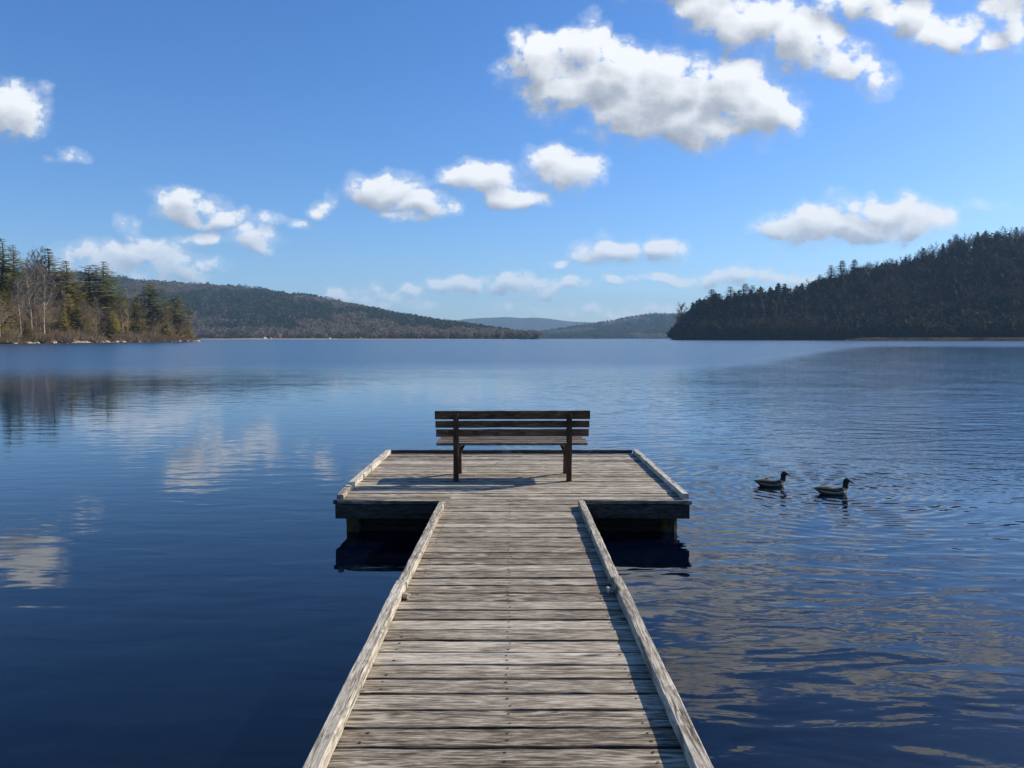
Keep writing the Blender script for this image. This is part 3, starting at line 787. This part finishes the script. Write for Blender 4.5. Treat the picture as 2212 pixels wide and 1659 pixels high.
def proto_tree(kind, seed, **kw):
    rg = random.Random(seed); t = {}
    if kind == "conifer":
        H = kw.pop("H", 20.0); br = kw.pop("bark", "bark_pine"); V, T, C = conifer_arr(rg, H=H, **kw); limbs = ()
        tm = trunk_mesh(rg, H, 0.26)
    else:
        H = kw.pop("H", 15.0); br = kw.pop("bark", "bark_grey"); r0 = kw.pop("r0", 0.14); fork = kw.pop("fork", None)
        V, T, C, limbs = bare_arr(rg, H=H, **kw); tm = trunk_mesh(rg, H, r0, limbs, fork=fork)
    tm.materials.append(M[br])
    return dict(H=H, V=V, T=T, C=C, trunk=tm, crown=None)
def place_tree(name, P, loc, height, rz, label, cat, group=None, wide=1.0, lean=0.0, leany=0.0):
    o = empty(name, loc, rz); s = height / P["H"]; o.scale = (s * wide, s * wide, s); o.rotation_euler = (leany, lean, rz)
    if P["crown"] is None:
        c = arr_mesh("crown", P["V"], P["T"], P["C"], o); P["crown"] = c.data
        link("trunk", P["trunk"], o)
    else:
        link("crown", P["crown"], o); link("trunk", P["trunk"], o)
    tag(o, label, cat, group); return o

PINE = [proto_tree("conifer", 11, H=22, Rm=5.6, z0=.15, leaf=.72, col=(0.190, 0.188, 0.045), tip=(0.360, 0.310, 0.090)),
        proto_tree("conifer", 12, H=22, Rm=4.8, z0=.30, leaf=.72, dens=.85, ragged=.55, col=(0.162, 0.177, 0.051), tip=(0.306, 0.293, 0.098)),
        proto_tree("conifer", 13, H=20, Rm=6.2, z0=.06, leaf=.72, shape=.65, dens=1.2, col=(0.216, 0.188, 0.045), tip=(0.414, 0.319, 0.083)),
        proto_tree("conifer", 14, H=16, Rm=5.0, z0=.30, leaf=.68, shape=.5, dens=1.2, col=(0.154, 0.160, 0.045), tip=(0.306, 0.277, 0.083)),
        proto_tree("conifer", 15, H=18, Rm=4.6, z0=.10, leaf=.68, shape=.8, col=(0.180, 0.168, 0.045), tip=(0.324, 0.269, 0.075))]
BARE = [proto_tree("bare", 21, H=15, spread=.32), proto_tree("bare", 22, H=14, spread=.26, z0=.4, col=(.20, .165, .13)),
        proto_tree("bare", 23, H=12, spread=.42, z0=.18, n1=14, col=(.165, .13, .095)),
        proto_tree("bare", 24, H=16, spread=.22, z0=.35, bark="bark_white", col=(.24, .20, .16), r0=.075),
        proto_tree("bare", 25, H=15, spread=.30, z0=.5, bark="bark_white", col=(.23, .19, .15), r0=.09, fork=[(6.5, -1.8, 5.0), (6.5, 2.2, 5.5)]),
        proto_tree("bare", 26, H=13, spread=.18, z0=.45, n1=9, n2=5, n3=5, r0=.10, col=(.19, .155, .12))]

G_CON, G_BARE = "evergreens on the wooded point", "bare trees on the wooded point"
def at_land(land, px, t):
    return land.at(U(px), t)
# px, top py, how far up the slope, prototype, label, width factor
LEFT = [
 (13, 512, .60, 1, "tall thin-topped pine at the left end of the wooded point", 1.15),
 (38, 527, .62, 1, "tall pine with flat tiered boughs beside the thin-topped pine", 1.1),
 (112, 534, .66, 0, "broad dark spruce, the tallest in the middle of the wooded point", 1.35),
 (88, 560, .70, 4, "pine half hidden by grey twigs, left of the tallest spruce", 1.1),
 (150, 562, .50, 2, "wide layered spruce whose boughs reach down to the brush", 1.15),
 (172, 655, .16, 2, "shorter layered spruce low on the bank in front of the wide spruce", 1.25),
 (203, 573, .60, 3, "flat-topped pine leaning left on the skyline", 1.3),
 (232, 563, .58, 1, "pointed pine right of the flat-topped pine on the skyline", 1.3),
 (238, 665, .12, 4, "small dark spruce near the water under the pair of skyline pines", 1.5),
 (293, 648, .30, 4, "dark green spruce in the dip right of the skyline pair", 1.5),
 (328, 611, .50, 3, "round-headed pine standing alone above the bare trees", 1.25),
 (383, 638, .45, 3, "last bushy pine near the tip of the wooded point", 1.25),
 (58, 690, .10, 2, "low olive-green spruce at the water's edge on the left", 1.5),
 (8, 628, .22, 4, "shady spruce behind the white stem at the picture's left edge", 1.5),
]
for (px, py, t, k, lab, wd) in LEFT:
    x, y, z = at_land(left_land, px, t); top = Zat(px, py, y)
    place_tree("spruce_tree" if k in (0, 2, 4) else "pine_tree", PINE[k], (x, y, z - .2), top - z + .2, px * 1.7, lab, "evergreen tree", G_CON, wd * 1.5)
LB = [
 (5, 640, .03, 3, "white birch stem at the very left of the shore", "birch_tree"),
 (48, 600, .10, 3, "slim pale birch under the tall left pines", "birch_tree"),
 (70, 560, .14, 3, "tall birch with a mottled white trunk left of the forked birch", "birch_tree"),
 (80, 566, .25, 0, "grey bare tree rising behind the mottled birch", "bare_tree"),
 (102, 575, .08, 4, "forked birch with bright white lower trunk", "birch_tree"),
 (118, 610, .30, 0, "bare tree with upswept twigs right of the forked birch", "bare_tree"),
 (92, 545, .80, 2, "wispy bare crown on the skyline between the pines", "bare_tree"),
 (187, 655, .04, 1, "thin straight bare tree beside the layered spruce", "bare_tree"),
 (212, 640, .05, 5, "slender grey trunk at the foot of the skyline pair", "bare_tree"),
 (262, 640, .30, 2, "spreading brown bare tree between the skyline pair and the dark spruce", "bare_tree"),
 (312, 650, .08, 1, "pale bare tree left of the round-headed pine", "bare_tree"),
 (345, 660, .10, 1, "tall pale trunk below the round-headed pine", "bare_tree"),
 (360, 672, .05, 5, "slanting slender trunk just right of the round-headed pine", "bare_tree"),
 (372, 680, .05, 5, "slanting slender trunk below the last bushy pine", "bare_tree"),
 (395, 684, .06, 2, "brown bare tree just past the last bushy pine", "bare_tree"),
 (408, 700, .05, 2, "low bushy bare tree at the tip of the point", "bare_tree"),
]
for i, (px, py, t, k, lab, nm) in enumerate(LB):
    x, y, z = at_land(left_land, px, t); top = Zat(px, py, y)
    place_tree(nm, BARE[k], (x, y, z - .2), top - z + .2, px * 0.9, lab, "birch" if nm == "birch_tree" else "bare tree", G_BARE, 1.15, lean=0.10 if "slant" in lab else 0.0)
x, y, z = at_land(left_land, 208, .01)
o = place_tree("leaning_tree", proto_tree("bare", 31, H=12, spread=.3, z0=.55, bark="bark_dark", n1=9, col=(.10, .085, .05)), (x, y, z), 13.5, .2, "dark trunk leaning out from the bank below the skyline pines", "bare tree", G_BARE, 1.2, lean=0.36)

# merged woods -------------------------------------------------------------
def woods(name, protos, pts, label, cat="woodland"):
    """pts: (x, y, z, height, width, prototype, brightness rgb)"""
    Vs, Ts, Cs = [], [], []; off = 0; rg = np.random.RandomState(3)
    for (x, y, z, h, w, k, tint) in pts:
        V, T, C, H = protos[k]
        a = rg.uniform(0, math.tau); c, s = math.cos(a), math.sin(a); q = h / H
        X = (V[:, 0] * c - V[:, 1] * s) * q * w + x; Y = (V[:, 0] * s + V[:, 1] * c) * q * w + y; Z = V[:, 2] * q + z
        Vs.append(np.stack([X, Y, Z], 1)); Ts.append(T + off); Cs.append(C * np.array(tint)); off += len(V)
    o = arr_mesh(name, np.concatenate(Vs), np.concatenate(Ts), np.concatenate(Cs)); tag(o, label, cat, kind="stuff"); return o
def with_trunk(P, col):
    """crown arrays plus a crude three-sided stem"""
    H = P["H"]; V, T, C = P["V"], P["T"], P["C"]; n = len(V)
    r = 0.16
    tv = np.array([(r, 0, -1), (-r * .5, r * .8, -1), (-r * .5, -r * .8, -1), (0, 0, H * .92)], np.float32)
    tt = np.array([(0, 1, 3), (1, 2, 3), (2, 0, 3)], np.int32) + n
    return np.concatenate([V, tv]), np.concatenate([T, tt]), np.concatenate([C, np.tile(np.array(col, np.float32), (4, 1))]), H
rg = random.Random(8)
# left: filler trees behind and between
protoL = [with_trunk(BARE[0], (.2, .17, .13)), with_trunk(BARE[1], (.25, .21, .17)), with_trunk(BARE[2], (.18, .14, .1)), with_trunk(PINE[4], (.1, .07, .05)), with_trunk(BARE[5], (.27, .23, .18)), with_trunk(PINE[0], (.1, .07, .05)), with_trunk(PINE[2], (.1, .07, .05))]
pts = []
for i in range(740):
    px = rg.uniform(-890, 420); t = rg.uniform(0.05, 1.0) ** 0.8
    x, y, z = at_land(left_land, px, t)
    sky = float(np.interp(px, [q[0] for q in left_sky], [q[1] for q in left_sky])) + rg.uniform(0, 26)
    h = min(rg.uniform(8, 17), Zat(px, sky, y) - z)
    if h < 2.5: continue
    k = rg.choice([0, 1, 2, 2, 0, 3, 4, 1, 0, 5, 6]); b = rg.uniform(1.3, 2.4)
    pts.append((x, y, z - .2, h, rg.uniform(1.1, 1.6), k, (b, b * rg.uniform(.92, .99), b * rg.uniform(.76, .92))))
woods("woodland", protoL, pts, "brown leafless woodland filling the bank between the named trees of the point")
# low brush along the bank
def brush_arr(seed, n=160, col=(.17, .125, .075)):
    g = random.Random(seed); V, T, C = [], [], []
    for _ in range(n):
        a = g.uniform(0, math.tau); r = g.random() ** .6 * .8; p = Vector((math.cos(a) * r, math.sin(a) * r, 0))
        q = p + Vector((g.uniform(-.6, .6), g.uniform(-.6, .6), g.uniform(.4, 1.0))); s = Vector((g.uniform(-1, 1), g.uniform(-1, 1), 0)).normalized() * .028
        i = len(V); V += [tuple(p - s), tuple(p + s), tuple(q)]; T.append((i, i + 1, i + 2)); sh = g.uniform(.6, 1.4); C += [tuple(c * sh for c in col)] * 3
    return np.array(V, np.float32), np.array(T, np.int32), np.array(C, np.float32), 1.0
brushes = [brush_arr(1), brush_arr(2, col=(.13, .10, .055)), brush_arr(3, col=(.20, .15, .10))]
pts = []
for i in range(3200):
    px = rg.uniform(-890, 427); t = rg.random() ** 1.8 * .95 + .035
    x, y, z = at_land(left_land, px, t); b = rg.uniform(1.0, 2.0); h = rg.uniform(1.0, 3.0) * (1.1 + 1.3 * noise.noise((px * .04, t * 3, 0))) * (0.45 if px > 410 else 1)
    pts.append((x, y, max(z, 0) - .1, h, rg.uniform(.9, 1.8), rg.randrange(3), (b, b, b)))
woods("undergrowth", brushes, pts, "tangled brown undergrowth along the bank of the wooded point", "undergrowth")

# shore rocks
def rock_mesh(seed, L, Wd, H):
    g = random.Random(seed); q = MB(); n, m = 10, 6; vs, fs = [], []
    for i in range(m + 1):
        for k in range(n):
            th = math.pi * i / m; a = math.tau * k / n
            v = Vector((math.sin(th) * math.cos(a), math.sin(th) * math.sin(a), math.cos(th)))
            d = 1 + .35 * noise.noise(v * 1.6 + Vector((seed * 3.1, 0, 0))) + .12 * noise.noise(v * 4 + Vector((0, seed, 0)))
            vs.append((v.x * d * L, v.y * d * Wd, v.z * d * H))
    for i in range(m):
        for k in range(n):
            k2 = (k + 1) % n; fs.append((i * n + k, i * n + k2, (i + 1) * n + k2, (i + 1) * n + k))
    q.add(vs, fs); return q.mesh("shore_rock")
M["rock"] = plain("pale_rock", (.46, .36, .26), 0.9, 0.1, 0.35, 0.8)
rocks = [rock_mesh(s, *d) for s, d in enumerate([(2.2, 1.2, .7), (1.4, 1.1, .8), (3.0, 1.4, .6), (1.0, .8, .5)])]
for me in rocks: me.materials.append(M["rock"])
rp = [(32, 1), (57, 2), (66, 0), (74, 1), (82, 3), (100, 3), (118, 1), (128, 3), (145, 1), (153, 2), (160, 0), (166, 2), (173, 2), (181, 0), (188, 1), (198, 3), (217, 0), (226, 2), (243, 1), (251, 0), (262, 2), (270, 3), (283, 1), (295, 0), (304, 3), (318, 1), (330, 0), (344, 3), (352, 1), (366, 0), (380, 3), (392, 1), (405, 0), (418, 2), (428, 0)]
for i, (px, k) in enumerate(rp):
    x, y, z = at_land(left_land, px + rg.uniform(-2, 2), 0.006 + rg.uniform(0, .012))
    o = link("shore_rock", rocks[k]); o.location = (x, y, max(z, 0.05)); o.rotation_euler = (rg.uniform(-.1, .1), 0, rg.uniform(-.5, .5)); s = rg.uniform(.9, 1.6); o.scale = (s, s, s)
    tag(o, "pale tan rock at the waterline of the wooded point", "rock", "pale rocks along the point")

# right hill ---------------------------------------------------------------
def small_conifer(seed, col, layers=9, n=9, shape=.8, R_=.24):
    g = random.Random(seed); V, T, C = [], [], []
    for l in range(layers):
        t = l / layers; z = .08 + .88 * t; r = R_ * (1 - t) ** shape * g.uniform(.8, 1.2) + .02
        for b in range(n):
            a = b * math.tau / n + g.uniform(-.35, .35) + l; rr = r * g.uniform(.6, 1.35); w = .42
            sh = g.uniform(.6, 1.4); i = len(V)
            V += [(0, 0, z + .09), (math.cos(a - w) * rr * .8, math.sin(a - w) * rr * .8, z - .015), (math.cos(a) * rr, math.sin(a) * rr, z + g.uniform(-.03, .02)), (math.cos(a + w) * rr * .75, math.sin(a + w) * rr * .75, z - .02)]
            T += [(i, i + 1, i + 2), (i, i + 2, i + 3)]; C += [tuple(c * sh for c in col)] * 4
    V += [(-.012, 0, .9), (.012, 0, .9), (0, 0, 1.02)]; i = len(V) - 3; T.append((i, i + 1, i + 2)); C += [col] * 3
    return np.array(V, np.float32), np.array(T, np.int32), np.array(C, np.float32), 1.0
def small_round(seed, col, n=70, flat=.3, zc=.62, hz=.36, size=.11):
    g = random.Random(seed); V, T, C = [], [], []
    for _ in range(n):
        v = Vector((g.gauss(0, 1), g.gauss(0, 1), g.gauss(0, 1))).normalized(); k = g.uniform(.6, 1.05)
        c = Vector((v.x * flat * k, v.y * flat * k, zc + v.z * hz * k)); sh = g.uniform(.6, 1.35); i = len(V)
        for _ in range(3): V.append(tuple(c + Vector((g.uniform(-1, 1), g.uniform(-1, 1), g.uniform(-1, 1))) * size))
        T.append((i, i + 1, i + 2)); C += [tuple(q * sh for q in col)] * 3
    return np.array(V, np.float32), np.array(T, np.int32), np.array(C, np.float32), 1.0
def light_bare(seed, col, **k):
    V, T, C, _ = bare_arr(random.Random(seed), H=10, n1=9, n2=5, n3=3, col=col, w=.09, **k); return V, T, C, 10.0
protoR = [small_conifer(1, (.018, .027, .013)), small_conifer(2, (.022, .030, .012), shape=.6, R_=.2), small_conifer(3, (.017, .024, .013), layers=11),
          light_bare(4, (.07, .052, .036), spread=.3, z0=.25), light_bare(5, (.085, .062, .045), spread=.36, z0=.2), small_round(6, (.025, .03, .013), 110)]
pts = []
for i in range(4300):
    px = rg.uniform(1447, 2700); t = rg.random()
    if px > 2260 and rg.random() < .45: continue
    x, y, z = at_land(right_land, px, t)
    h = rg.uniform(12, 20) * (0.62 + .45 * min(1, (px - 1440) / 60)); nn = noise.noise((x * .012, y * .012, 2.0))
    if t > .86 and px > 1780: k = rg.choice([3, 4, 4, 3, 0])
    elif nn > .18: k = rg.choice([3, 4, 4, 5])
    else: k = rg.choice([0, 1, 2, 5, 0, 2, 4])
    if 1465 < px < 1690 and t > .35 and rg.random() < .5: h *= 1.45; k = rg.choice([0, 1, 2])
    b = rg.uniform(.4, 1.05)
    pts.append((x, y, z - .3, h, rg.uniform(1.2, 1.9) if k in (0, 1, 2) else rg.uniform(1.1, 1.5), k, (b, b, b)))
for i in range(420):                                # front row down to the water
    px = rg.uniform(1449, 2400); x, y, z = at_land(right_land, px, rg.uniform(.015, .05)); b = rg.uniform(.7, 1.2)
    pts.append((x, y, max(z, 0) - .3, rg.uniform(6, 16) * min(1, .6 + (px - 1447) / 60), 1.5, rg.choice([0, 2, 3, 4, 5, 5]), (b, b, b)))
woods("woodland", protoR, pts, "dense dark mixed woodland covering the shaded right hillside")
# trees that stand out against the sky on the right
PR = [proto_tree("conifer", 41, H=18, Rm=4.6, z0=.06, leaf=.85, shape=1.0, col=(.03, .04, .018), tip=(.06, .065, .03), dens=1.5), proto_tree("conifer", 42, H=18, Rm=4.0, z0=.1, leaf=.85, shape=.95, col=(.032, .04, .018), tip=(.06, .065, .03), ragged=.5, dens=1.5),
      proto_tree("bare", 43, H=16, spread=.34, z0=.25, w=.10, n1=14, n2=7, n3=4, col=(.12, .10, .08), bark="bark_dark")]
RS = [(1471, 655, .12, 2, "airy bare tree at the tip of the right hill, by the water"),
      (1535, 624, .5, 0, "dark spruce, first of the row above the tip of the right hill"),
      (1552, 633, .6, 1, "narrow pine right beside the first dark spruce of the right hill's row"),
      (1573, 618, .6, 1, "open-crowned pine in the low row on the right hill"),
      (1605, 612, .7, 0, "full dark spruce in the middle of the low row on the right hill"),
      (1622, 615, .7, 1, "pine close behind the full dark spruce in the low row"),
      (1640, 622, .7, 2, "bare tree between the low row of conifers and the lone spruce"),
      (1690, 612, .75, 0, "squat dark spruce among bare crowns on the low ridge"),
      (1715, 618, .8, 2, "bare crown on the low ridge right of the squat spruce"),
      (1765, 592, .8, 1, "ragged pine at the foot of the steeper part of the right skyline"),
      (1788, 572, .85, 1, "flat-boughed pine where the right skyline starts to climb"),
      (1812, 562, .85, 0, "taller of the two dark spruces where the right skyline climbs"),
      (1838, 560, .85, 0, "shorter of the two dark spruces where the right skyline climbs"),
      (1985, 535, .85, 0, "dark spruce ending the stretch of bare crowns on the right skyline"),
      (2040, 517, .9, 0, "dark spruce on the upper part of the right skyline"),
      (2055, 505, .92, 1, "thin pine above the upper spruce on the right skyline"),
      (2100, 500, .92, 0, "spruce breaking the line of twigs high on the right skyline"),
      (2140, 498, .95, 1, "small pine high on the right skyline before the last spruces"),
      (2182, 490, .96, 0, "last tall spruce before the picture's right edge")]
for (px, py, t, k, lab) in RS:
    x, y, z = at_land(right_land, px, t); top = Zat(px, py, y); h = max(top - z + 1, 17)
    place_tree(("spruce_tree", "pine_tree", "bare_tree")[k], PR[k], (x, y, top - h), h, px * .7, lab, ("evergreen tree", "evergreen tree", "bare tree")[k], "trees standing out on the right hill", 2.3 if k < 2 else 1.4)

# reeds along the right shore
reed_proto = [brush_arr(61, 60, (.20, .15, .085)), brush_arr(62, 60, (.15, .11, .065))]
pts = []
for i in range(1500):
    px = rg.uniform(1825, 2500); Ys = float(np.interp(U(px), right_land.su, right_land.sY)) - rg.uniform(0, 25); b = rg.uniform(.8, 1.15)
    pts.append((U(px) * Ys, Ys, -.1, rg.uniform(2.6, 4.0) * min(1, .4 + (px - 1825) / 60), 1.2, rg.randrange(2), (b, b, b)))
woods("reeds", reed_proto, pts, "belt of dry tan reeds at the foot of the dark right hill", "reeds")

# woods on the long hill and the low hill ----------------------------------
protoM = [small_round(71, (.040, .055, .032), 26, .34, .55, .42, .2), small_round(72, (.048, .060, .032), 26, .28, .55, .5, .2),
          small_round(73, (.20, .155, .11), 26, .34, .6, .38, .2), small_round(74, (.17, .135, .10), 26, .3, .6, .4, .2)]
pts = []
for i in range(14500):
    px = rg.uniform(-590, 1162) if i % 3 == 0 else rg.uniform(60, 1162); t = rg.random() ** .9
    x, y, z = at_land(mid_land, px, t); n1 = noise.noise((x * .0032, y * .0026, 5.0)) + .45 * noise.noise((x * .011, y * .008, 1.0))
    pine = n1 > -.03
    if 430 < px < 720 and .28 + .06 * math.sin(px * .02) < t < .72: pine = rg.random() < .93  # cloud shadow put into the tree colour: nearly all dark evergreens
    if t < .12: pine = n1 > .35
    if t > .95: pine = rg.random() < .75
    if rg.random() < .06: pine = not pine
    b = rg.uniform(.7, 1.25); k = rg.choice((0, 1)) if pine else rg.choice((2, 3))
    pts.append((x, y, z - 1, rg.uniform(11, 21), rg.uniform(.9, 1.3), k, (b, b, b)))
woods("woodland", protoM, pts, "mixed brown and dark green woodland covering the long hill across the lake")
pts = []
for i in range(3000):
    px = rg.uniform(1062, 1560); t = rg.random()
    x, y, z = at_land(low_land, px, t); n1 = noise.noise((x * .002, y * .003, 8.0)); b = rg.uniform(.7, 1.2)
    pts.append((x, y, z - 1, rg.uniform(12, 20), 1.5, rg.choice((0, 1)) if n1 > -.1 else rg.choice((2, 3)), (b, b, b)))
woods("woodland", protoM, pts, "hazy blue-green woodland on the low hill beyond the end of the lake")

# cottages on the far shore
M["white_wall"] = plain("white_wall", (.75, .74, .70), 0.8, 0.2, 0.1); M["roof"] = plain("cottage_roof", (.12, .09, .08), 0.9, 0.1, .2)
def cottage(px, Y, w, d, h, label):
    x = U(px) * Y; o = empty("cottage", (x, Y, 1.2), px * .3 % 1.0); tag(o, label, "cottage")
    q = MB(); q.add([(sx * w / 2, sy * d / 2, z) for z in (-1.5, h) for sx, sy in ((-1, -1), (1, -1), (1, 1), (-1, 1))] + [(0, -d / 2, h + w * .28), (0, d / 2, h + w * .28)],
                    [(0, 1, 5, 4), (1, 2, 6, 5), (2, 3, 7, 6), (3, 0, 4, 7), (4, 5, 8), (6, 7, 9)]); q.obj("wall", M["white_wall"], o)
    q = MB(); e = .4; hh = h + w * .28 + .15
    for s in (-1, 1):
        a = [(0, -d / 2 - e, hh), (0, d / 2 + e, hh), (s * (w / 2 + e), d / 2 + e, h - .1), (s * (w / 2 + e), -d / 2 - e, h - .1)]
        b = [(x_, y_, z_ - .14) for x_, y_, z_ in a]; q.add(a + b, [(0, 1, 2, 3), (7, 6, 5, 4), (0, 3, 7, 4), (1, 5, 6, 2), (2, 6, 7, 3)])
    q.obj("roof", M["roof"], o)
    q = MB(); q.add([(-w * .2, -d / 2 - .03, .3), (w * .05, -d / 2 - .03, .3), (w * .05, -d / 2 - .03, 2.2), (-w * .2, -d / 2 - .03, 2.2)], [(0, 1, 2, 3)]); q.obj("door", M["roof"], o)
cottage(573, 1500, 6, 7, 2.6, "white cottage near the left end of the far sandy shore")
cottage(587, 1495, 3.5, 4, 2.0, "tiny white hut just right of the leftmost cottage on the far shore")
cottage(676, 1560, 5, 7, 3.0, "white cottage a little uphill above the middle of the sandy shore")
cottage(713, 1500, 4, 5, 2.0, "small white hut at the right part of the far sandy shore")
cottage(781, 1510, 5, 5, 2.4, "bright white hut standing by itself where the sand ends")
cottage(968, 1590, 4, 5, 2.2, "small pale hut under the low end of the long hill")

# ------------------------------------------------------------------ haze
def build_haze():
    m, nt, out = new_mat("haze")
    v = nt.add("ShaderNodeVolumePrincipled"); v.inputs["Color"].default_value = (0.42, 0.70, 1.0, 1); v.inputs["Density"].default_value = 8.0e-5
    nt.l.new(v.outputs[0], out.inputs["Volume"])
    a, b, c, d, e, f = -12500, 12500, -400, 12500, -1.4, 640
    mb = MB(); mb.add([(a, c, e), (b, c, e), (b, d, e), (a, d, e), (a, c, f), (b, c, f), (b, d, f), (a, d, f)],
                      [(3, 2, 1, 0), (4, 5, 6, 7), (0, 1, 5, 4), (1, 2, 6, 5), (2, 3, 7, 6), (3, 0, 4, 7)])
    tag(mb.obj("haze", m), "thin blue haze over the lake", kind="stuff")
build_haze()
